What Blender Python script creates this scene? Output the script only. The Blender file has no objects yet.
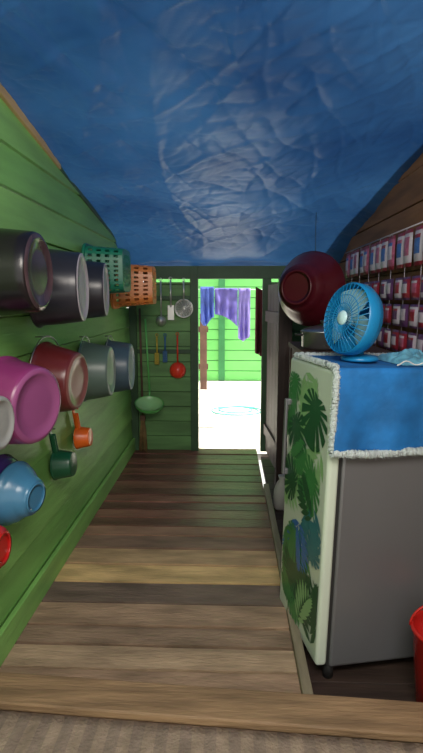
import bpy, bmesh, math, random
from mathutils import Vector, Matrix, noise
random.seed(4)
D=bpy.data; S=bpy.context.scene
S.view_settings.view_transform='Standard'
S.view_settings.exposure=0.3

# ---------------- materials ----------------
def mat(name,col,rough=0.5,metal=0.0,var=0.12,scale=6.0,stretch=(1,1,1),bump=0.0,bscale=None,spec=0.5,trans=0.0,emit=None,detail=4,col2=None,translucent=0.0):
    m=D.materials.new(name); m.use_nodes=True
    n=m.node_tree.nodes; l=m.node_tree.links; b=n['Principled BSDF']
    b.inputs['Roughness'].default_value=rough; b.inputs['Metallic'].default_value=metal
    b.inputs['Specular IOR Level'].default_value=spec
    if trans: b.inputs['Transmission Weight'].default_value=trans
    tc=n.new('ShaderNodeTexCoord'); mp=n.new('ShaderNodeMapping'); mp.inputs['Scale'].default_value=stretch
    l.new(tc.outputs['Object'],mp.inputs['Vector'])
    nz=n.new('ShaderNodeTexNoise'); nz.inputs['Scale'].default_value=scale; nz.inputs['Detail'].default_value=detail
    l.new(mp.outputs[0],nz.inputs['Vector'])
    cr=n.new('ShaderNodeValToRGB')
    c2=col2 or tuple(min(1,c*(1+var)) for c in col)
    c1=tuple(c*(1-var) for c in col)
    cr.color_ramp.elements[0].color=(*c1,1); cr.color_ramp.elements[0].position=0.32
    cr.color_ramp.elements[1].color=(*c2,1); cr.color_ramp.elements[1].position=0.68
    l.new(nz.outputs['Fac'],cr.inputs['Fac']); l.new(cr.outputs[0],b.inputs['Base Color'])
    if bump:
        nb=n.new('ShaderNodeTexNoise'); nb.inputs['Scale'].default_value=bscale or scale*3; nb.inputs['Detail'].default_value=5
        l.new(mp.outputs[0],nb.inputs['Vector'])
        bp=n.new('ShaderNodeBump'); bp.inputs['Strength'].default_value=bump; bp.inputs['Distance'].default_value=0.01
        l.new(nb.outputs['Fac'],bp.inputs['Height']); l.new(bp.outputs[0],b.inputs['Normal'])
    if translucent:
        t=n.new('ShaderNodeBsdfTranslucent'); l.new(cr.outputs[0],t.inputs['Color'])
        mx=n.new('ShaderNodeMixShader'); mx.inputs[0].default_value=translucent
        l.new(b.outputs[0],mx.inputs[1]); l.new(t.outputs[0],mx.inputs[2])
        l.new(mx.outputs[0],n['Material Output'].inputs['Surface'])
    return m
def srgb(r,g,b):
    f=lambda c:(c/255/12.92 if c/255<=0.04045 else ((c/255+0.055)/1.055)**2.4)
    return (f(r),f(g),f(b))

# ---------------- mesh builder ----------------
class MB:
    def __init__(s): s.v=[]; s.f=[]; s.m=[]; s.sm=[]
    def add(s,vs,fs,mi=0,smooth=False,M=None):
        o=len(s.v)
        for p in vs:
            p=Vector(p)
            s.v.append(M@p if M is not None else p)
        for f in fs:
            s.f.append(tuple(i+o for i in f)); s.m.append(mi); s.sm.append(smooth)
    def box(s,a,b,mi=0,M=None,jit=0):
        (x0,y0,z0),(x1,y1,z1)=a,b
        vs=[(x0,y0,z0),(x1,y0,z0),(x1,y1,z0),(x0,y1,z0),(x0,y0,z1),(x1,y0,z1),(x1,y1,z1),(x0,y1,z1)]
        if jit: vs=[tuple(c+random.uniform(-jit,jit) for c in p) for p in vs]
        s.add(vs,[(0,3,2,1),(4,5,6,7),(0,1,5,4),(1,2,6,5),(2,3,7,6),(3,0,4,7)],mi,False,M)
    def lathe(s,prof,n=40,mi=0,M=None,mis=None,sup=None,smooth=True):
        vs=[];fs=[]
        for (r,z) in prof:
            for i in range(n):
                a=2*math.pi*i/n; c,sn=math.cos(a),math.sin(a); k=1
                if sup: k=(abs(c)**sup+abs(sn)**sup)**(-1/sup)
                vs.append((r*c*k,r*sn*k,z))
        o=len(s.v)
        s.add(vs,[],mi,smooth,M)
        for j in range(len(prof)-1):
            for i in range(n):
                i2=(i+1)%n
                s.f.append((o+j*n+i,o+j*n+i2,o+(j+1)*n+i2,o+(j+1)*n+i)); s.m.append(mis[j] if mis else mi); s.sm.append(smooth)
    def tube(s,pts,r,n=8,mi=0,M=None,closed=False,rf=None):
        pts=[Vector(p) for p in pts]; N=len(pts); vs=[]; fs=[]; up=None
        for k,p in enumerate(pts):
            if closed: t=(pts[(k+1)%N]-pts[k-1])
            else: t=(pts[min(k+1,N-1)]-pts[max(k-1,0)])
            if t.length<1e-9: t=Vector((0,0,1))
            t.normalize()
            if up is None:
                up=t.orthogonal().normalized()
            up=(up-t*up.dot(t))
            if up.length<1e-6: up=t.orthogonal()
            up.normalize(); w=t.cross(up)
            rr=rf(k) if rf else r
            for i in range(n):
                a=2*math.pi*i/n; vs.append(p+(up*math.cos(a)+w*math.sin(a))*rr)
        for k in range(N if closed else N-1):
            k2=(k+1)%N
            for i in range(n):
                fs.append((k*n+i,k*n+(i+1)%n,k2*n+(i+1)%n,k2*n+i))
        if not closed:
            fs.append(tuple(range(n-1,-1,-1))); fs.append(tuple((N-1)*n+i for i in range(n)))
        s.add(vs,fs,mi,True,M)
    def grid(s,fn,nu,nv,mi=0,M=None,skip=None,smooth=True,mf=None):
        vs=[fn(i/nu,j/nv) for j in range(nv+1) for i in range(nu+1)]
        o=len(s.v); s.add(vs,[],mi,smooth,M)
        for j in range(nv):
            for i in range(nu):
                if skip and skip(i,j): continue
                a=o+j*(nu+1)+i
                s.f.append((a,a+1,a+nu+2,a+nu+1)); s.m.append(mf(i,j) if mf else mi); s.sm.append(smooth)
    def obj(s,name,mats,bevel=0,solid=0,sub=0,M=None,weld=False):
        me=D.meshes.new(name); me.from_pydata([tuple(v) for v in s.v],[],s.f); 
        for m in mats: me.materials.append(m)
        for p,mi,sm in zip(me.polygons,s.m,s.sm): p.material_index=mi; p.use_smooth=sm
        me.update()
        o=D.objects.new(name,me); S.collection.objects.link(o)
        if M is not None: o.matrix_world=M
        if solid:
            md=o.modifiers.new('sol','SOLIDIFY'); md.thickness=solid; md.offset=0
        if bevel:
            md=o.modifiers.new('bev','BEVEL'); md.width=bevel; md.segments=2; md.limit_method='ANGLE'; md.angle_limit=math.radians(40)
        if sub:
            md=o.modifiers.new('sub','SUBSURF'); md.levels=sub; md.render_levels=sub
        return o
def axisM(loc,axis,roll=0):
    q=Vector(axis).normalized().to_track_quat('Z','Y')
    return Matrix.Translation(loc)@q.to_matrix().to_4x4()@Matrix.Rotation(roll,4,'Z')

# ---------------- room shell ----------------
WX=-0.97; RX=1.0; BY=4.88
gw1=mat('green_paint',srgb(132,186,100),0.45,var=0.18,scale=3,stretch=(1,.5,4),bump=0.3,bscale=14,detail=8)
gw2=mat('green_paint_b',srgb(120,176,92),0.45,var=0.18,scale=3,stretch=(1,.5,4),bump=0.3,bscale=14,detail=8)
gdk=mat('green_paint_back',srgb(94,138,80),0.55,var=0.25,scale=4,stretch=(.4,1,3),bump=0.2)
gbeam=mat('green_beam',srgb(50,82,52),0.55,var=0.25,scale=4)
def topz(y): return 2.36-0.165*(y-2.2)
b=MB()
h=0.185; k=0; z=-0.05
while z<3.0:
    z0=z; z1=z+h-0.006
    y0=-1.2; y1=BY
    ye0=min(y1,2.2+(2.36-z0)/0.165); ye1=min(y1,2.2+(2.36-z1)/0.165)
    if ye0>y0+0.05:
        ye1=max(ye1,y0+0.01)
        xa,xb,xc=WX-0.03,WX+0.008,WX-0.004
        vs=[(xa,y0,z0),(xb,y0,z0),(xc,y0,z1),(xa,y0,z1),(xa,ye0,z0),(xb,ye0,z0),(xc,ye1,z1),(xa,ye1,z1)]
        b.add(vs,[(0,1,2,3),(4,7,6,5),(1,5,6,2),(0,4,5,1),(3,2,6,7),(0,3,7,4)],k%2)
    z+=h;k+=1
b.box((WX-0.035,-1.2,-0.1),(WX-0.03,BY,1.9),1)
b.obj('wall_left',[gw1,gw2],bevel=0.003)
b=MB(); b.box((WX+0.01,-1.2,0.0),(WX+0.035,BY-.03,0.13)); b.obj('baseboard_left',[gw1],bevel=0.004)
pale=mat('pale_timber',srgb(196,168,120),0.6,var=0.2,scale=5,stretch=(3,.5,3),bump=.2)
b=MB()
def rz(y): return topz(y)-0.005
ya,yb=-1.2,2.95
vs=[(WX-0.03,ya,rz(ya)),(WX+0.015,ya,rz(ya)),(WX+0.015,ya,rz(ya)+.05),(WX-0.03,ya,rz(ya)+.05),
    (WX-0.03,yb,rz(yb)),(WX+0.015,yb,rz(yb)),(WX+0.015,yb,rz(yb)+.05),(WX-0.03,yb,rz(yb)+.05)]
b.add(vs,[(0,1,2,3),(4,7,6,5),(1,5,6,2),(0,4,5,1),(3,2,6,7),(0,3,7,4)],0)
b.obj('trim_1',[pale],bevel=0.004)
b=MB(); ya,yb=2.951,BY-.05
vs=[(WX-0.03,ya,rz(ya)),(WX+0.01,ya,rz(ya)),(WX+0.01,ya,rz(ya)+.05),(WX-0.03,ya,rz(ya)+.05),
    (WX-0.03,yb,rz(yb)),(WX+0.01,yb,rz(yb)),(WX+0.01,yb,rz(yb)+.05),(WX-0.03,yb,rz(yb)+.05)]
b.add(vs,[(0,1,2,3),(4,7,6,5),(1,5,6,2),(0,4,5,1),(3,2,6,7),(0,3,7,4)],0)
b.obj('trim_3',[gbeam],bevel=0.004)

# back wall with door opening
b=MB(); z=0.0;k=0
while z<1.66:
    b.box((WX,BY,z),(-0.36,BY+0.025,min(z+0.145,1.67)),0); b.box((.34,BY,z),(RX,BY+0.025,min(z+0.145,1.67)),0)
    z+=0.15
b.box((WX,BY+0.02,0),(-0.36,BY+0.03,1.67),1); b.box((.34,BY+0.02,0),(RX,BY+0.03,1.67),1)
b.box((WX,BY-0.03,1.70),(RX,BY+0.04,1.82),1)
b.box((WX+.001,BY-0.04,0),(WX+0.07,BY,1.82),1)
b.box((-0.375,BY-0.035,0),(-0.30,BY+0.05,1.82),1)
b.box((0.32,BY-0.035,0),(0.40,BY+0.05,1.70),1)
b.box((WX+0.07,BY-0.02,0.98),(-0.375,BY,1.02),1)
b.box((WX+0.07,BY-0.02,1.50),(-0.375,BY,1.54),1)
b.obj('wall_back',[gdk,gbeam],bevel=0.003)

# right wall, dark brown planks
brn=mat('brown_planks',srgb(128,86,56),0.7,var=0.35,scale=4,stretch=(1,.4,3),bump=.3)
b=MB(); z=-0.12
while z<2.2:
    b.box((RX,-0.2,z),(RX+0.025,BY,z+0.17)); z+=0.178
b.box((RX+.025,-.2,-.12),(RX+.03,BY,2.15))
b.obj('wall_right',[brn],bevel=0.003)

# floor boards
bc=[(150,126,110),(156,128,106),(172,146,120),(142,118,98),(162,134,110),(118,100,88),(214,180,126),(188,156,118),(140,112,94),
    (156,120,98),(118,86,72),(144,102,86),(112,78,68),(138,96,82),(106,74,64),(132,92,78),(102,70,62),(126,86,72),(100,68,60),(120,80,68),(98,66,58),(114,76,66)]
ys=[1.52,1.689,1.833,1.976,2.11,2.287,2.473,2.656,2.84,3.009]
while ys[-1]<BY-0.15: ys.append(ys[-1]+random.uniform(.13,.165))
ys.append(BY+0.06)
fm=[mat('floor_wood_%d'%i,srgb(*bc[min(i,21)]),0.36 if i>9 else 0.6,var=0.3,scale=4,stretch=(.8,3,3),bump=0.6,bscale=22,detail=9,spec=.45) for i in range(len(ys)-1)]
gapm=mat('under_floor_dark',(.008,.006,.005),.9)
b=MB()
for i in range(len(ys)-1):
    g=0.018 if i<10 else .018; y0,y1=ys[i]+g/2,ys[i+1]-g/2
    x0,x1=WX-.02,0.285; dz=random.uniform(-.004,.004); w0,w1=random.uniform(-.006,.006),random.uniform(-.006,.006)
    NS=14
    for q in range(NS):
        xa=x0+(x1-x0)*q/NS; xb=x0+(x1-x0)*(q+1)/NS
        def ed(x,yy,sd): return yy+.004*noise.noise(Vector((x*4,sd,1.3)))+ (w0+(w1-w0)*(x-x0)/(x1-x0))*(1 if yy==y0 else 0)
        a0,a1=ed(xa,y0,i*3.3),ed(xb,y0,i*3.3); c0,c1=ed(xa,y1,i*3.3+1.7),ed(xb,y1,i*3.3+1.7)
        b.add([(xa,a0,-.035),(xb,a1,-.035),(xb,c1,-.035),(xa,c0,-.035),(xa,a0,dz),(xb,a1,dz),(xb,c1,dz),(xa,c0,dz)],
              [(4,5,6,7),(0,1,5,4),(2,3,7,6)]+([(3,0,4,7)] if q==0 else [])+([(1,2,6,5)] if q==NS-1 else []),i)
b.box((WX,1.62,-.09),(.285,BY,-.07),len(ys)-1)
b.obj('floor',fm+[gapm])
dk=mat('dark_floor_wood',srgb(60,46,40),0.6,var=.3,scale=5,stretch=(.5,5,5),bump=.3)
b=MB()
y=1.5
while y<BY:
    b.box((.33,y,-.11),(RX,y+.19,-.08)); y+=.196
b.obj('floor_lower',[dk],bevel=.003)
edge=mat('floor_edge_timber',srgb(146,134,112),.6,var=.25,scale=6,stretch=(4,.5,4),bump=.2)
b=MB(); b.box((.287,1.68,-.1),(.328,3.9,.025)); b.obj('trim_2',[edge],bevel=.004)
sill=mat('sill_timber',srgb(152,122,92),.6,var=.32,scale=5,stretch=(.6,4,4),bump=.5,bscale=20,detail=9)
b=MB(); b.add([(-1.0,1.62,0.0),(1.05,1.50,0.0),(1.05,1.65,0.0),(-1.0,1.77,0.0),(-1.0,1.62,.035),(1.05,1.50,.035),(1.05,1.65,.035),(-1.0,1.77,.035)],
 [(0,3,2,1),(4,5,6,7),(0,1,5,4),(1,2,6,5),(2,3,7,6),(3,0,4,7)],0); b.obj('threshold_sill',[sill],bevel=.006)
b=MB(); b.box((-1.0,-1.2,-.05),(1.05,1.60,-.006)); b.obj('floor_near',[edge])
m=mat('woven_mat_fibre',srgb(158,138,120),.9,var=.22,scale=14,bump=.6,bscale=90,detail=8)
m2=mat('woven_mat_stripe',srgb(144,126,112),.9,var=.22,scale=14,bump=.6,bscale=90,detail=8)
b=MB()
def matf(u,v):
    x=-0.96+1.96*u; y=-0.9+(1.61-.058*(x+1)+.0+.9)*v
    return (x,y,.008+.0012*math.sin(x*110)+.002*noise.noise(Vector((x*6,y*6,0))))
b.grid(matf,560,60,mf=lambda i,j:1 if (i//12)%2 else 0); b.obj('woven_floor_mat',[m,m2],solid=.006)

# tarp ceiling
tm=D.materials.new('blue_tarpaulin'); tm.use_nodes=True
n=tm.node_tree.nodes;l=tm.node_tree.links;p=n['Principled BSDF']
p.inputs['Roughness'].default_value=.46
p.inputs['Specular IOR Level'].default_value=.5
tc=n.new('ShaderNodeTexCoord')
nz=n.new('ShaderNodeTexNoise'); nz.inputs['Scale'].default_value=1.3; nz.inputs['Detail'].default_value=7
l.new(tc.outputs['Object'],nz.inputs['Vector'])
cr=n.new('ShaderNodeValToRGB'); cr.color_ramp.elements[0].position=.3; cr.color_ramp.elements[1].position=.75
cr.color_ramp.elements[0].color=(*srgb(20,54,98),1); cr.color_ramp.elements[1].color=(*srgb(48,90,136),1)
l.new(nz.outputs['Fac'],cr.inputs[0]); l.new(cr.outputs[0],p.inputs['Base Color'])
w=n.new('ShaderNodeTexNoise'); w.inputs['Scale'].default_value=9; w.inputs['Detail'].default_value=5
l.new(tc.outputs['Object'],w.inputs['Vector'])
bp=n.new('ShaderNodeBump'); bp.inputs['Strength'].default_value=.35; bp.inputs['Distance'].default_value=.012
l.new(w.outputs['Fac'],bp.inputs['Height']); l.new(bp.outputs[0],p.inputs['Normal'])
t=n.new('ShaderNodeBsdfTranslucent'); l.new(cr.outputs[0],t.inputs[0])
mx=n.new('ShaderNodeMixShader'); mx.inputs[0].default_value=.2
l.new(p.outputs[0],mx.inputs[1]); l.new(t.outputs[0],mx.inputs[2]); l.new(mx.outputs[0],n['Material Output'].inputs['Surface'])
def crease(x,y,sc,ang,seed,sharp=6):
    c,s=math.cos(ang),math.sin(ang)
    a=x*c+y*s; bb=-x*s+y*c
    v=noise.noise(Vector((a*sc,bb*sc*.28,seed)))
    return (1-min(1,abs(v)*2.2))**sharp
def tarpf(u,v):
    x=-1.06+2.2*u; y=-1.2+6.17*v
    z=topz(y)+0.055
    c=math.sin(math.pi*min(1,max(0,u)))
    z-=0.09*c**.7
    e=min(1,c*3)
    z+=e*.03*noise.fractal(Vector((x*1.4,y*.9,0)),1.0,2.0,3)
    z-=e*.014*crease(x,y,2.2,.25,3,4)
    z+=e*.010*crease(x,y,3.1,-.6,9)
    z-=e*.009*crease(x,y,4.3,.9,15)
    z+=e*.006*crease(x,y,7,-.2,21,4)
    z+=e*.005*crease(x,y,9,1.4,27,4)
    z+=e*.003*crease(x,y,16,.5,33,3)
    if y>4.2:
        q=min(1,(y-4.2)/.6); q=q*q*(3-2*q)
        z=z*(1-q)+(1.862+.008*math.sin(x*9)+.004*math.sin(x*23))*q
    if y>4.90: z-=(y-4.90)*1.2
    if u<.09 and y>2.7: z-=(1-u/.09)*.035*min(1,(y-2.7)/.4)
    if u>.9:
        z-=(u-.9)/.1*(.10+.06*noise.noise(Vector((y*2,0,0))))
    return (x,y,z)
b=MB(); b.grid(tarpf,240,520); b.obj('ceiling',[tm])

# ---------------- doorway stuff & outside ----------------
dkw=mat('dark_door_wood',srgb(46,30,26),.55,var=.3,scale=4,stretch=(4,4,.5),bump=.3)
b=MB()
Md=Matrix.Translation((.395,BY-.06,0))@Matrix.Rotation(math.radians(4),4,'Z')
for i in range(5):
    b.box((-.03,-.9+.18*i,.03),(0,-.9+.18*i+.176,1.64),0,Md)
b.box((-.05,-.9,.2),(-.03,0,.3),0,Md); b.box((-.05,-.9,1.3),(-.03,0,1.4),0,Md)
b.box((-.075,-.93,.003),(.03,-.86,1.68),0,Md)
b.obj('door_1',[dkw],bevel=.003)

conc=mat('sunlit_concrete',srgb(216,210,200),.8,var=.12,scale=3)
b=MB(); b.box((-8,BY+.06,-.12),(8,16,-.05)); b.obj('ground_outside',[conc])
lime=mat('lime_house_paint',srgb(118,212,112),.5,var=.08,scale=3)
grn2=mat('green_trim_outside',srgb(56,136,80),.6)
b=MB(); z=-.05
while z<3.2:
    b.box((-1.5,9.6,z),(3.5,9.64,z+.187)); z+=.2
b.box((-1.5,9.63,-.05),(3.5,9.7,3.2),1)
b.box((-.20,9.56,-.05),(-.08,9.6,3.2),1)
b.obj('neighbour_house_wall',[lime,grn2],bevel=.004)
fw=mat('fence_wood',srgb(100,74,62),.8,var=.3,scale=5)
b=MB()
for i in range(14):
    b.box((-3.1+.2*i,8.6,-.05),(-3.1+.2*i+.12,8.63,1.25+.05*math.sin(i)))
b.box((-3.1,8.63,.3),(-.36,8.67,.4)); b.box((-3.1,8.63,.95),(-.36,8.67,1.05))
b.obj('slat_fence',[fw],bevel=.004)
wht=mat('white_cord',(.7,.7,.7),.6)
b=MB()
b.tube([(-1.6,6.0,-.05),(-1.6,6.0,1.8)],.025); b.tube([(1.6,6.0,-.05),(1.6,6.0,1.8)],.025)
b.tube([(-1.6+3.2*i/20,6.0,1.66-.04*math.sin(math.pi*i/20)) for i in range(21)],.005,6,1)
b.obj('clothesline',[fw,wht])
def hang(name,x0,x1,ztop,zb,m,seed,y=6.0):
    b=MB()
    def f(u,v):
        w=(x0+(x1-x0)*u)
        vv=zb(u)*v
        return (w,y-.012+.035*math.sin(u*17+seed)*v+.02*noise.noise(Vector((u*5,v*3,seed))),ztop-vv)
    b.grid(f,40,20); 
    def f2(u,v): return (x0+(x1-x0)*u,y+.02+.02*math.sin(u*14+seed)*v,ztop-v*.25)
    b.grid(f2,40,8); b.grid(lambda u,v:(x0+(x1-x0)*u,y-.012+.032*v,ztop+.008*math.sin(math.pi*v)),40,3)
    return b.obj(name,[m],solid=.005)
pur=mat('purple_towel_cloth',srgb(146,136,216),.85,var=.12,scale=14,translucent=.35)
lil=mat('lilac_cloth',srgb(176,162,230),.85,var=.12,scale=14,translucent=.35)
blu=mat('blue_cloth_line',srgb(106,130,214),.85,var=.15,scale=14,translucent=.35)
hang('hanging_shirt',-.34,-.18,1.645,lambda u:.40+.05*math.sin(u*5),blu,1)
hang('hanging_towel',-.17,.10,1.63,lambda u:.30+.14*u*u,pur,2)
hang('hanging_shawl',.11,.25,1.63,lambda u:.62-.1*abs(u-.4),lil,3)
hosem=mat('pale_teal_hose_plastic',srgb(90,180,170),.4)
b=MB(); pts=[]
for i in range(90):
    a=i*.18; r=.26+.07*math.sin(a*.37)
    pts.append((.12+r*math.cos(a)*1.1,6.9+r*math.sin(a)*.9,-.041+.0002*i))
b.tube(pts,.009,8); b.obj('garden_hose',[hosem])

# ---------------- left wall vessels ----------------
steel=mat('steel_wire',(.55,.55,.55),.3,1.0)
def plastic(name,c,rough=.3,**k): return mat(name,srgb(*c),rough,var=.06,scale=5,**k)
def vessel(name,base,axis,rb,rr,depth,mbody,mbase=None,handle=True,rounded=.25,ears=True,mrim=None,n=56,wall=True):
    ax=Vector(axis).normalized()
    loc=Vector(base)-ax*depth
    if wall:
        s_=math.sqrt(max(0,1-ax.x*ax.x)); need=WX+.016+(rr+.03)*s_+.006
        if loc.x<need: loc.x=need
    b=MB(); e=rounded*rb*.5
    prof=[(rr-.012,.004),(rr-.002,-.004),(rr+.008,-.002),(rr+.010,.008),(rr+.002,.014),(rr-.002,.03)]
    for t in (.3,.6,.85):
        prof.append((rr+(rb-rr)*t,.03+(depth-.03-e)*t))
    prof+= [(rb,depth-e),(rb-e*.3,depth-e*.3),(rb-e,depth),(rb*.86-e*.3,depth+.001),(rb*.83-e*.3,depth-.006),(rb*.5,depth-.006),(.0005,depth-.005)]
    mis=[2]*5+[0]*(len(prof)-1-5-5)+[1]*5
    b.lathe(prof,n,M=None,mis=mis)
    b.lathe([(rr-.012,.004),(rb-.01,depth-e-.01),(rb-e-.01,depth-.012),(.0005,depth-.012)],n,0)
    if ears:
        for sgn in (1,-1):
            M=Matrix.Translation((0,sgn*(rr+.012),.022))
            b.box((-.022,-.008,-.014),(.022,.014,.014),2,M)
    if handle:
        pts=[((rr+.05)*math.sin(math.pi*i/18)*.75+.25*rr*math.sin(math.pi*i/18),(rr+.015)*math.cos(math.pi*i/18),.014) for i in range(19)]
        b.tube(pts,.0035,6,3)
    zl=ax; xl=(Vector((0,0,1))-zl*zl.z).normalized(); yl=zl.cross(xl)
    R=Matrix((xl,yl,zl)).transposed().to_4x4()
    M=Matrix.Translation(loc)@R
    if handle:
        q=M.inverted()
        top=M@Vector(((rr+.05)*.75+.25*rr,0,.014))
        b.tube([q@Vector((WX+.011,top.y,top.z-.004)),q@Vector((top.x+.015,top.y,top.z-.002))],.004,6,3)
    return b.obj(name,[mbody,mbase or mbody,mrim or mbody,steel],M=M)
blk=plastic('black_pot_enamel',(26,22,26),.25); blkb=mat('brown_pot_base',srgb(98,78,84),.22,.5,var=.4,scale=9)
dgr=plastic('dark_grey_plastic',(42,42,50),.3); lgr=plastic('light_grey_base',(190,182,190),.35)
vessel('cooking_pot',(-.715,1.91,1.604),(1,.0,0),.15,.168,.235,blk,blkb)
vessel('plastic_bucket',(-.72,2.44,1.56),(1,.11,0),.165,.185,.22,dgr,lgr,rounded=.12)
vessel('plastic_bucket',(-.735,2.97,1.56),(1,.13,0),.155,.175,.20,dgr,lgr,rounded=.12)
gry=plastic('grey_plastic',(150,152,150),.35)
vessel('plastic_bucket',(-.74,1.575,1.10),(1,-.05,0),.09,.105,.19,gry,handle=False)
mag=plastic('magenta_plastic',(132,50,104),.28); mag2=plastic('magenta_plastic_light',(148,80,128),.3)
vessel('plastic_bucket',(-.74,1.85,1.10),(1,-.32,-.05),.15,.168,.17,mag,mag2,handle=False)
win=plastic('wine_red_plastic',(98,36,38),.28); win2=plastic('wine_base',(132,84,80),.3)
vessel('plastic_bucket',(-.755,2.43,1.10),(1,-.1,-.05),.145,.178,.18,win,win2)
ggr=plastic('grey_green_plastic',(86,106,98),.35); ggb=plastic('grey_green_base',(134,144,140),.4)
vessel('plastic_bucket',(-.77,3.18,1.045),(1,.05,0),.16,.188,.18,ggr,ggb,rounded=.12)
bgr=plastic('blue_grey_plastic',(76,98,112),.35); bgb=plastic('blue_grey_base',(122,142,154),.4)
vessel('plastic_bucket',(-.77,3.85,.985),(1,.05,0),.18,.205,.18,bgr,bgb,rounded=.12)
blb=plastic('blue_bowl_plastic',(66,124,160),.25); pub=plastic('purple_bowl_plastic',(60,44,106),.25)
vessel('plastic_bowl',(-.765,1.875,.72),(1,-.25,-.08),.085,.12,.11,blb,handle=False,rounded=.9,ears=False)
vessel('plastic_bowl',(-.84,1.885,.735),(1,-.12,-.05),.10,.138,.09,pub,handle=False,rounded=.9,ears=False)
redp=plastic('red_plastic',(196,36,32),.25)
vessel('plastic_bowl',(-.82,1.69,.60),(1,0,0),.085,.118,.12,redp,handle=False,rounded=.9,ears=False)
def dipper(name,loc,r,hl,m,rot=0,tilt=0):
    b=MB(); hh=r*1.25
    b.lathe([(r*.98,hh),(r*1.06,hh),(r*1.06,hh-.006),(r,hh-.01),(r*.86,.012),(r*.8,0),(.0005,0)],36)
    b.lathe([(r*.98,hh),(r*.8,.01),(.0005,.01)],36)
    L=hl
    b.box((r*.95,-.013,hh-.012),(r+L,.013,hh-.002)); b.box((r*.95,-.013,hh-.03),(r+L*.8,-.009,hh-.002)); b.box((r*.95,.009,hh-.03),(r+L*.8,.013,hh-.002))
    b.tube([(r+L+.014*math.cos(a*math.pi/6),.014*math.sin(a*math.pi/6),hh-.007) for a in range(12)],.004,6,closed=True)
    b.tube([(r+L+.01,0,hh+.008),(r+L+.01,0,hh-.04)],.003,6)
    R=Matrix(((0,0,-1),(0,1,0),(1,0,0))).to_4x4()
    M=Matrix.Translation(loc)@Matrix.Rotation(math.radians(rot),4,'X')@Matrix.Rotation(math.radians(tilt),4,'Y')@R
    return b.obj(name,[m],bevel=.001,M=M)
grd=plastic('dark_green_plastic',(24,84,56),.3); orp=plastic('orange_plastic',(240,108,30),.3)
dipper('water_dipper',(-.845,2.60,.615),.08,.13,grd,rot=14,tilt=-3)
dipper('water_dipper',(-.86,3.00,.655),.068,.12,orp,rot=14,tilt=-3)
def basket(name,base,axis,rb,rr,depth,m):
    ax=Vector(axis).normalized(); loc=Vector(base)-ax*depth
    b=MB(); n=64; rows=9
    def P(i,t,r):
        a=2*math.pi*i/n; c,s=math.cos(a),math.sin(a); k=(abs(c)**5+abs(s)**5)**(-1/5)
        return (r*c*k,r*s*k*1.1,t)
    rr_=[(rr+(rb-rr)*j/rows,depth*j/rows) for j in range(rows+1)]+[(rb*q,depth) for q in (.92,.75,.58,.41,.24,.08)]
    b.add([P(i,z,r) for (r,z) in rr_ for i in range(n)],[],0)
    for j in range(len(rr_)-1):
        for i in range(n):
            hole=(j%2==1 and j!=rows and i%2==0)
            if j==0 or j==rows: hole=False
            if hole: continue
            i2=(i+1)%n
            b.f.append((j*n+i,j*n+i2,(j+1)*n+i2,(j+1)*n+i)); b.m.append(0); b.sm.append(False)
    b.tube([P(i,0,rr+.006) for i in range(n)],.008,8,closed=True)
    zl=ax; xl=(Vector((0,0,1))-zl*zl.z).normalized(); yl=zl.cross(xl)
    M=Matrix.Translation(loc)@Matrix((xl,yl,zl)).transposed().to_4x4()
    return b.obj(name,[m],solid=.005,M=M)
gb=plastic('green_basket_plastic',(26,116,90),.35); ob=plastic('orange_basket_plastic',(222,132,66),.35)
basket('laundry_basket',(-.68,3.36,1.69),(1,.02,0),.135,.155,.24,gb)
basket('laundry_basket',(-.60,4.05,1.615),(1,.05,0),.145,.17,.31,ob)

# ---------------- utensils on back wall ----------------
YB=BY-.045
def utensil(name,x,ztop,zb,r,m,kind,mh=None):
    b=MB(); y=YB
    b.tube([(x,y,ztop),(x,y,zb+r*.8)],.008,8,1)
    b.tube([(x+.014*math.cos(a*math.pi/5),y,ztop+.014+.014*math.sin(a*math.pi/5)) for a in range(10)],.003,6,1,closed=True)
    b.tube([(x,y+.04,ztop+.02),(x,y-.01,ztop+.024)],.003,6,1)
    if kind=='ladle':
        M=axisM((x,y-.0,zb),(0,1,-.15))
        b.lathe([(r,0),(r*.95,-.02),(r*.7,-.045),(r*.3,-.06),(.0005,-.062)],28,0,M)
        b.lathe([(r,0),(r*.9,-.018),(r*.6,-.04),(.0005,-.055)],28,0,M)
    elif kind=='skimmer':
        M=axisM((x,y,zb),(0,-1,0))
        for q in range(1,9): b.tube([(r*q/8*math.cos(a*math.pi/14),r*q/8*math.sin(a*math.pi/14),-.02*(1-(q/8)**2)) for a in range(28)],.0035 if q<8 else .007,5,0,M,closed=True)
        for q in range(8): 
            a=q*math.pi/8; b.tube([(-r*math.cos(a),-r*math.sin(a),0),(0,0,-.02),(r*math.cos(a),r*math.sin(a),0)],.0035,5,0,M)
    elif kind=='spatula':
        b.box((x-.03,y-.004,zb-.09),(x+.03,y+.004,zb+.05),0)
    elif kind=='brush':
        b.box((x-.02,y-.03,zb-.07),(x+.02,y+.01,zb+.04),0)
        for i in range(5):
            for j in range(6): b.tube([(x-.016+.008*i,y-.03,zb-.06+.018*j),(x-.016+.008*i,y-.055,zb-.06+.018*j)],.003,4,0)
    return b.obj(name,[m,mh or m])
sst=mat('stainless_steel',(.7,.7,.67),.3,.7)
utensil('soup_ladle',-.655,1.68,1.30,.05,sst,'ladle')
utensil('steel_spatula',-.56,1.69,1.40,.04,sst,'spatula')
utensil('wire_skimmer',-.435,1.68,1.42,.085,sst,'skimmer')
rdl=plastic('red_ladle_plastic',(225,60,40),.3)
utensil('plastic_ladle',-.50,1.16,.82,.08,rdl,'ladle')
utensil('scrub_brush',-.70,1.15,.95,.04,plastic('yellow_brush',(190,170,60)),'brush')
utensil('scrub_brush',-.62,1.15,.97,.04,plastic('blue_brush',(60,110,160)),'brush')
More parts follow.
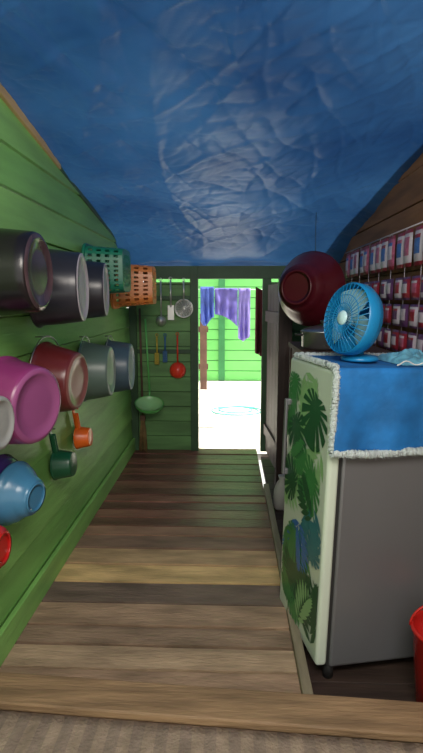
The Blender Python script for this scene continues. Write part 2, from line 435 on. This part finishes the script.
lgs=plastic('light_green_plastic',(110,200,110),.4)
b=MB(); x=-.78
b.tube([(x-.03,YB,1.32),(x,YB,.6)],.009,8,0)
M=axisM((x+.02,YB-.16,.52),(.1,-.35,1))
b.lathe([(.14,0),(.135,-.02),(.11,-.05),(.07,-.07),(.0005,-.075)],32,0,M); b.lathe([(.13,0),(.10,-.045),(.0005,-.065)],32,1,M)
b.tube([(x,YB,.62),(x,YB-.02,.55)],.008,6,0)
b.obj('green_strainer',[lgs,plastic('pale_strainer_inside',(150,200,140))])
# broom standing in the corner
brs=mat('broom_straw',srgb(120,98,60),.8,var=.3,scale=20)
b=MB(); bx=-.86
b.tube([(bx,YB-.01,1.42),(bx+.01,YB-.02,.34)],.010,8,0)
for i in range(40):
    a=random.uniform(-1,1); 
    b.tube([(bx+.01+.012*a,YB-.02+random.uniform(-.012,.012),.36),(bx+.01+.03*a,YB-.025+random.uniform(-.02,.015),.2),(bx+.01+.04*a,YB-.03+random.uniform(-.025,.02),.01)],.0035,4,1)
b.box((bx-.015,YB-.036,.32),(bx+.035,YB-.004,.37),0)
b.obj('broom',[fw,brs])
rc=mat('dark_red_cloth',srgb(90,34,38),.85,var=.25,scale=14)
b=MB(); b.grid(lambda u,v:(.25+.06*u,BY-.10-.03*math.sin(u*9)*(.3+v)-.02*u,1.62-.62*v-.03*u),24,20); b.obj('hanging_cloth',[rc],solid=.006)

# ---------------- refrigerator ----------------
FM=Matrix.Translation((.365,1.885,-.08))@Matrix.Rotation(math.radians(12.5),4,'Z')@Matrix.Rotation(math.radians(1.5),4,'Y')
root=D.objects.new('refrigerator',None); S.collection.objects.link(root); root.matrix_world=FM; root.empty_display_size=.2
def child(o): o.parent=root; return o
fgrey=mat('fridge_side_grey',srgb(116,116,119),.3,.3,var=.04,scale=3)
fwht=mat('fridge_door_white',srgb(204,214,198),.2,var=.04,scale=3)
blackr=mat('black_rubber',(.02,.02,.02),.6)
FH=1.315
b=MB(); b.box((.06,.0,.06),(.53,.49,FH-.005)); child(b.obj('body',[fgrey],bevel=.012))
b=MB(); b.box((.048,.008,.07),(.062,.482,FH-.012)); child(b.obj('door_seal',[blackr]))
b=MB(); b.box((.0,.0,.07),(.05,.49,FH)); o=child(b.obj('door',[fwht])); md=o.modifiers.new('b','BEVEL'); md.width=.016; md.segments=4
b=MB(); b.box((-.03,.44,.75),(-.016,.465,1.12)); b.box((-.018,.44,.75),(.001,.465,.78)); b.box((-.018,.44,1.09),(.001,.465,1.12)); child(b.obj('handle',[fgrey],bevel=.005))
b=MB()
for (x,y) in ((.07,.03),(.5,.03),(.07,.46),(.5,.46)): b.lathe([(.0005,.0),(.022,.0),(.022,.05),(.015,.07)],16,0,Matrix.Translation((x,y,0)))
child(b.obj('feet',[blackr]))
lm=[plastic('leaf_dark_green',(30,84,52),.35),plastic('leaf_green',(60,128,70),.35),plastic('leaf_teal',(40,112,122),.35),plastic('leaf_pale',(140,182,124),.35),plastic('leaf_blue',(46,104,168),.35)]
b=MB(); layer=[0]
def pl(pts2,mi):
    layer[0]+=1; x=-.0012-.000015*layer[0]
    pts2=[(min(max(a,.014),.476),min(max(z,.085),FH-.015)) for a,z in pts2]
    b.add([(x,a,z) for a,z in pts2],[tuple(range(len(pts2)))],mi)
def frond(a,z,L,ang,mi,n=8,w=.17):
    for k in range(n):
        t=(k+1)/n; ca=ang+.35*t
        px=a+L*t*math.cos(ca); pz=z+L*t*math.sin(ca)
        for sg in (1,-1):
            l=w*math.sin(math.pi*(.15+.8*t)); d=ca+sg*(.95-.4*t)
            q=[(px,pz)]
            for s_,o_ in ((.35,.13),(.7,.10),(1,0),(.7,-.10),(.35,-.13)):
                q.append((px+l*s_*math.cos(d)-l*o_*math.sin(d),pz+l*s_*math.sin(d)+l*o_*math.cos(d)))
            pl(q,mi)
def monstera(a,z,R,ang,mi):
    N=120; c=[]
    for k in range(N):
        th=-math.pi+2*math.pi*k/N
        r=R*(.6+.4*math.cos(th/1.15))
        ph=(abs(th)*2.6)%1.0
        if .45<abs(th)<2.6 and ph<.3: r*=.42
        c.append((a+r*math.cos(th+ang),z+r*math.sin(th+ang)))
    for k in range(N):
        pl([(a,z),c[k],c[(k+1)%N]],mi); layer[0]-=1
    layer[0]+=1
for (a,z,L,an,mi) in [(.30,1.30,.3,-2.1,3),(.42,.92,.3,-1.9,3),(.05,1.0,.3,-1.0,3),(.25,.62,.3,-1.3,4),(.42,.55,.32,-2.0,1),(.06,.42,.3,-.3,1),(.3,.12,.25,1.2,0),(.2,1.0,.22,1.2,3),(.42,.12,.3,1.9,1),(.05,.1,.3,1.2,0),(.1,.75,.25,-1.5,2),(.4,1.2,.25,-1.2,1),(.2,.35,.25,-1.2,1)]:
    frond(a,z,L,an,mi)
for (a,z,R,an,mi) in [(.14,1.14,.19,-1.2,0),(.36,1.02,.16,-2,0),(.14,.83,.18,-.7,1),(.12,.24,.18,1.0,0),(.34,.30,.17,2.2,0),(.36,.74,.15,.3,0),(.1,.52,.14,1.6,2),(.3,.5,.13,-1,1),(.4,1.22,.11,-1.5,1)]:
    monstera(a,z,R,an,mi)
for (a,z,L,an,mi) in [(.22,.98,.2,-1.0,1),(.28,.6,.22,-2.2,4),(.22,.12,.25,1.8,3),(.1,.66,.2,.4,0)]:
    frond(a,z,L,an,mi,w=.12)
child(b.obj('leaf_print',lm))

# cloth cover on fridge
cb=mat('blue_cover_cloth',srgb(22,106,174),.75,var=.28,scale=7,bump=.3,bscale=40)
fl=mat('white_fleece_trim',srgb(206,216,216),.95,var=.08,scale=60,bump=1.0,bscale=220)
root2=D.objects.new('fridge_cover_cloth',None); S.collection.objects.link(root2); root2.matrix_world=FM@Matrix.Translation((0,0,FH)); root2.empty_display_size=.1
b=MB()
drop=.32; yt=.46
def cf(u,v):
    x=.012+.52*u; L=yt+drop; s=v*L
    nn=noise.noise(Vector((x*9,s*9,2)))
    if s<yt: return (x,yt-s-.012,.010+.003*nn)
    d=s-yt
    return (x-.012*d/drop,-.016-.010*(1+math.sin(u*14+1))*d/drop-.005*(1+nn)*min(1,d*12),.006-d)
b.grid(cf,60,80); o=b.obj('cloth',[cb],solid=.004); o.parent=root2
b=MB()
def fluff(pts,r):
    P=[]
    for k in range(len(pts)-1):
        A,B=Vector(pts[k]),Vector(pts[k+1]); nseg=max(2,int((B-A).length/.004))
        for i in range(nseg): P.append(A.lerp(B,i/nseg)+Vector([random.uniform(-.002,.002) for _ in range(3)]))
    P.append(Vector(pts[-1]))
    b.tube(P,r,12,rf=lambda k:r*random.uniform(.82,1.1))
    for k in range(0,len(P)-1):
        for q in range(7):
            d=Vector([random.gauss(0,1) for _ in range(3)]).normalized()
            c=P[k]; a=c+d*r*.8; e=c+d*r*1.45+Vector((0,0,-.003))
            s_=d.orthogonal().normalized()*.0018
            b.add([a-s_,a+s_,e],[(0,1,2)],0)
fluff([(.01,.44,.014),(.008,.2,.014),(.008,.0,.014),(.002,-.022,-.02),(-.002,-.028,-drop+.01)],.013)
fluff([(-.002,-.032,-drop+.008),(.15,-.036,-drop-.002),(.3,-.032,-drop+.004),(.53,-.036,-drop)],.016)
fluff([(.02,.44,.014),(.53,.44,.014)],.012)
o=b.obj('fleece_trim',[fl]); o.parent=root2
pb=mat('pale_blue_plastic',srgb(120,192,220),.3,var=.2,scale=12,translucent=.2)
b=MB()
def cpf(u,v):
    x=.31+.22*u; y=.04+.26*v
    e=max(0,math.sin(math.pi*u))**.4*max(0,math.sin(math.pi*v))**.4
    return (x,y,.016+e*(.03+.05*abs(noise.noise(Vector((x*22,y*22,1))))))
b.grid(cpf,50,50); o=b.obj('crumpled_plastic_bag',[pb],M=FM@Matrix.Translation((0,0,FH)))

# ---------------- fan ----------------
fb=plastic('fan_blue_plastic',(26,130,188),.3); fw_=plastic('fan_pale_plastic',(190,222,230),.35); fbl=plastic('fan_blade',(165,212,226),.25,translucent=.4)
fan=D.objects.new('desk_fan',None); S.collection.objects.link(fan); fan.location=(.505,2.08,1.25)
ax=Vector((-.9,-.42,.16)).normalized(); C=Vector((-.005,-.0,.172)); R=.142
zl=ax; xl=(Vector((0,0,1))-zl*zl.z).normalized(); yl=zl.cross(xl)
FH_=Matrix.Translation(C)@Matrix((xl,yl,zl)).transposed().to_4x4()
def fo(b,n_,m): 
    o=b.obj(n_,m); o.parent=fan; return o
b=MB()
circ=lambda r,z,n=48:[(r*math.cos(2*math.pi*i/n),r*math.sin(2*math.pi*i/n),z) for i in range(n)]
b.lathe([(R,.03),(R+.006,.022),(R+.006,-.02),(R,-.028),(R-.004,-.02),(R-.004,.022),(R,.03)],48,0,FH_)
for i in range(36):
    a=2*math.pi*i/36; tw=.25
    b.tube([(.03*math.cos(a-tw),.03*math.sin(a-tw),.045),(.08*math.cos(a-tw*.4),.08*math.sin(a-tw*.4),.046),(R*math.cos(a),R*math.sin(a),.028)],.0018,5,0,FH_)
for r,z in ((.06,.046),(.095,.042)): b.tube(circ(r,z),.0018,5,0,FH_,closed=True)
fo(b,'front_cage',[fb])
b=MB(); b.lathe([(.0005,.054),(.024,.052),(.031,.044),(.031,.04)],24,0,FH_); fo(b,'hub_badge',[fw_])
b=MB()
b.lathe([(R,-.025),(R-.006,-.045),(.10,-.062),(.06,-.07)],48,0,FH_)
b.lathe([(.06,-.06),(.06,-.10),(.045,-.125),(.0005,-.13)],32,0,FH_)
fo(b,'rear_housing',[fb])
b=MB()
b.lathe([(.0005,.03),(.022,.026),(.026,.0),(.026,-.03),(.0005,-.03)],24,0,FH_)
for q in range(3):
    a0=q*2*math.pi/3
    b.grid(lambda u,v:((.024+.1*v)*math.cos(a0+1.5*(u-.5)*(.5+.5*math.sin(math.pi*(.25+.6*v)))),(.024+.1*v)*math.sin(a0+1.5*(u-.5)*(.5+.5*math.sin(math.pi*(.25+.6*v)))),-.015+.035*u),12,8,0,FH_)
fo(b,'blades',[fbl])
b=MB()
b.lathe([(.0005,0),(.075,0),(.078,.008),(.07,.018),(.03,.026),(.0005,.027)],36,0,Matrix.Translation((.045,.035,0)))
b.tube([(.045,.035,.02),(.052,.045,.07),(.05,.05,.13),(.03,.03,.165)],.016,12)
fo(b,'stand',[fb])
b=MB(); pts=[]
Mi=FM@Matrix.Translation((0,0,FH))
for t in range(40):
    u=t/39; pts.append(Mi@Vector((.26+.26*u,.0+.02*math.sin(u*5)-.02*u,.022+.015*math.sin(u*9)**2)))
b.tube(pts,.0028,6); b.obj('fan_power_cord',[wht])

# ---------------- sachets on right wall ----------------
sm=[mat('sachet_pink',srgb(182,94,124),.35,var=.3,scale=40),mat('sachet_purple',srgb(100,60,104),.35,var=.3,scale=40),
    mat('sachet_white',srgb(206,192,204),.35,var=.12,scale=30),mat('sachet_blue',srgb(70,110,180),.35,var=.25,scale=40),mat('sachet_red',srgb(150,40,56),.35,var=.25,scale=40)]
b=MB()
def sachet(y,z,w,h,ms,x=.955,cr=None):
    def f(u,v):
        e=(max(0,math.sin(math.pi*u))*max(0,math.sin(math.pi*v)))**.5
        return (x-.016*e,y+w*u,z+h*v)
    def mf(i,j):
        if j in(0,9): return cr if cr is not None else ms[0]
        if 3<=j<=6 and 1<=i<=4: return ms[1]
        if j==7 and 1<=i<=4: return ms[2]
        return ms[0]
    b.grid(f,6,10,0,smooth=True,mf=mf)
rows=[(1.675,.2),(1.50,.13),(1.355,.13),(1.21,.13),(1.07,.13)]
for ri,(z,h) in enumerate(rows):
    y=2.3; i=0
    while y<4.2:
        if ri==0: mm=[(2,3,0),(0,2,3),(2,3,4),(2,0,0)][i%4]; cr_=4
        else: mm=[(4,2,1),(2,4,0),(1,2,2),(2,1,4),(4,0,2)][(i+ri*2)%5]; cr_=1
        sachet(y,z,.118,h-.008,mm,.955+random.uniform(-.008,.004),cr_); y+=.136; i+=1
b.tube([(.965,2.2,1.885),(.965,4.3,1.885)],.004,6,2)
for y in (2.25,3.2,4.2): b.tube([(.965,y,1.885),(.992,y,1.89)],.004,6,2)
for i in range(8): b.tube([(.963,2.36+.24*i,1.885),(.963,2.36+.24*i,1.17)],.0015,4,2)
b.obj('sachet_strips',sm)

# ---------------- things behind fridge ----------------
cabw=mat('cabinet_wood',srgb(74,48,40),.6,var=.3,scale=5,stretch=(3,3,.6),bump=.2)
b=MB()
b.box((.42,2.75,1.18),(.93,3.55,1.21))
for (x,y) in ((.43,2.76),(.88,2.76),(.43,3.5),(.88,3.5)): b.box((x,y,-.08),(x+.045,y+.045,1.18))
b.box((.43,2.77,.5),(.92,3.54,.53)); b.box((.47,3.51,1.08),(.88,3.53,1.18)); b.box((.44,2.8,1.08),(.46,3.5,1.18))
b.obj('wooden_stand',[cabw],bevel=.003)
drd=plastic('dark_red_basin_plastic',(78,18,28),.3)
alu=mat('aluminium_pot_metal',(.35,.35,.37),.35,.9)
b=MB(); Mk=Matrix.Translation((.56,3.0,1.211))
b.lathe([(.0005,0),(.11,0),(.125,.015),(.128,.10),(.133,.105),(.13,.11),(.11,.122),(.05,.137),(.0005,.14)],36,0,Mk)
b.lathe([(.008,.138),(.008,.15),(.02,.158),(.015,.17),(.0005,.172)],20,1,Mk)
for s_ in (1,-1): b.tube([(s_*.125,-.035,.085),(s_*.16,-.03,.085),(s_*.16,.03,.085),(s_*.125,.035,.085)],.006,6,1,Mk)
b.obj('cooking_pot',[alu,blackr])
vessel('plastic_basin',(.42,3.22,1.58),(-.75,-1,.05),.16,.235,.20,drd,handle=False,rounded=.9,ears=False,wall=False)
b=MB(); b.tube([(.56,3.36,1.80),(.56,3.38,1.94),(.56,3.38,2.06)],.002,6); b.obj('basin_hanging_cord',[blackr])

# red bucket on lower floor
b=MB(); Mb=Matrix.Translation((.83,1.76,-.08))
b.lathe([(.0005,0),(.085,0),(.09,.006),(.118,.33),(.127,.332),(.128,.345),(.12,.35),(.114,.345),(.084,.012),(.0005,.012)],40,0,Mb)
b.tube([(.125*math.cos(math.pi*i/16),.03,.34+.10*math.sin(math.pi*i/16)) for i in range(17)],.005,6,0,Mb)
b.obj('red_bucket',[redp])
wp=mat('white_sack',srgb(190,186,180),.7,var=.1,scale=8)
b=MB(); b.lathe([(.0005,0),(.05,.0),(.065,.02),(.06,.14),(.04,.2),(.02,.23),(.03,.26),(.0005,.255)],24,0,Matrix.Translation((.41,3.66,-.08)),sup=3); b.obj('plastic_sack',[wp])

# ---------------- lights, world, camera ----------------
W=D.worlds.new('World'); S.world=W; W.use_nodes=True
n=W.node_tree.nodes; l=W.node_tree.links; bg=n['Background']
sky=n.new('ShaderNodeTexSky'); sky.sky_type='HOSEK_WILKIE'; sky.turbidity=4; sky.sun_direction=Vector((.5,.3,.8)).normalized()
mixc=n.new('ShaderNodeMix'); mixc.data_type='RGBA'; mixc.inputs[0].default_value=.7
l.new(sky.outputs[0],mixc.inputs[6]); mixc.inputs[7].default_value=(1,.97,.92,1)
l.new(mixc.outputs[2],bg.inputs[0]); bg.inputs[1].default_value=1.5
def light(name,t,loc,tgt,e,size=1,sy=None,col=(1,1,1)):
    L=D.lights.new(name,t); L.energy=e; L.color=col
    if t=='AREA':
        L.size=size
        if sy: L.shape='RECTANGLE'; L.size_y=sy
    if t=='SUN': L.angle=.02
    o=D.objects.new(name,L); S.collection.objects.link(o); o.location=loc
    o.rotation_euler=(Vector(tgt)-Vector(loc)).to_track_quat('-Z','Y').to_euler(); return o
light('sun','SUN',(3,1.4,8),(0.3,1.2,0),9,col=(1,.95,.86))
light('interior_fill','AREA',(.1,.2,2.4),(-.15,2.3,.6),38,1.2,.8,(1,.92,.82))  # unseen fill light added overhead by the camera to brighten the interior
cam=D.cameras.new('camera'); co=D.objects.new('camera',cam); S.collection.objects.link(co)
co.location=(0,0,1.5); co.rotation_euler=(math.radians(90-8.7),0,math.radians(2.0))
cam.sensor_fit='VERTICAL'; cam.sensor_height=24; cam.lens=500/753*24; cam.clip_start=.02
S.camera=co
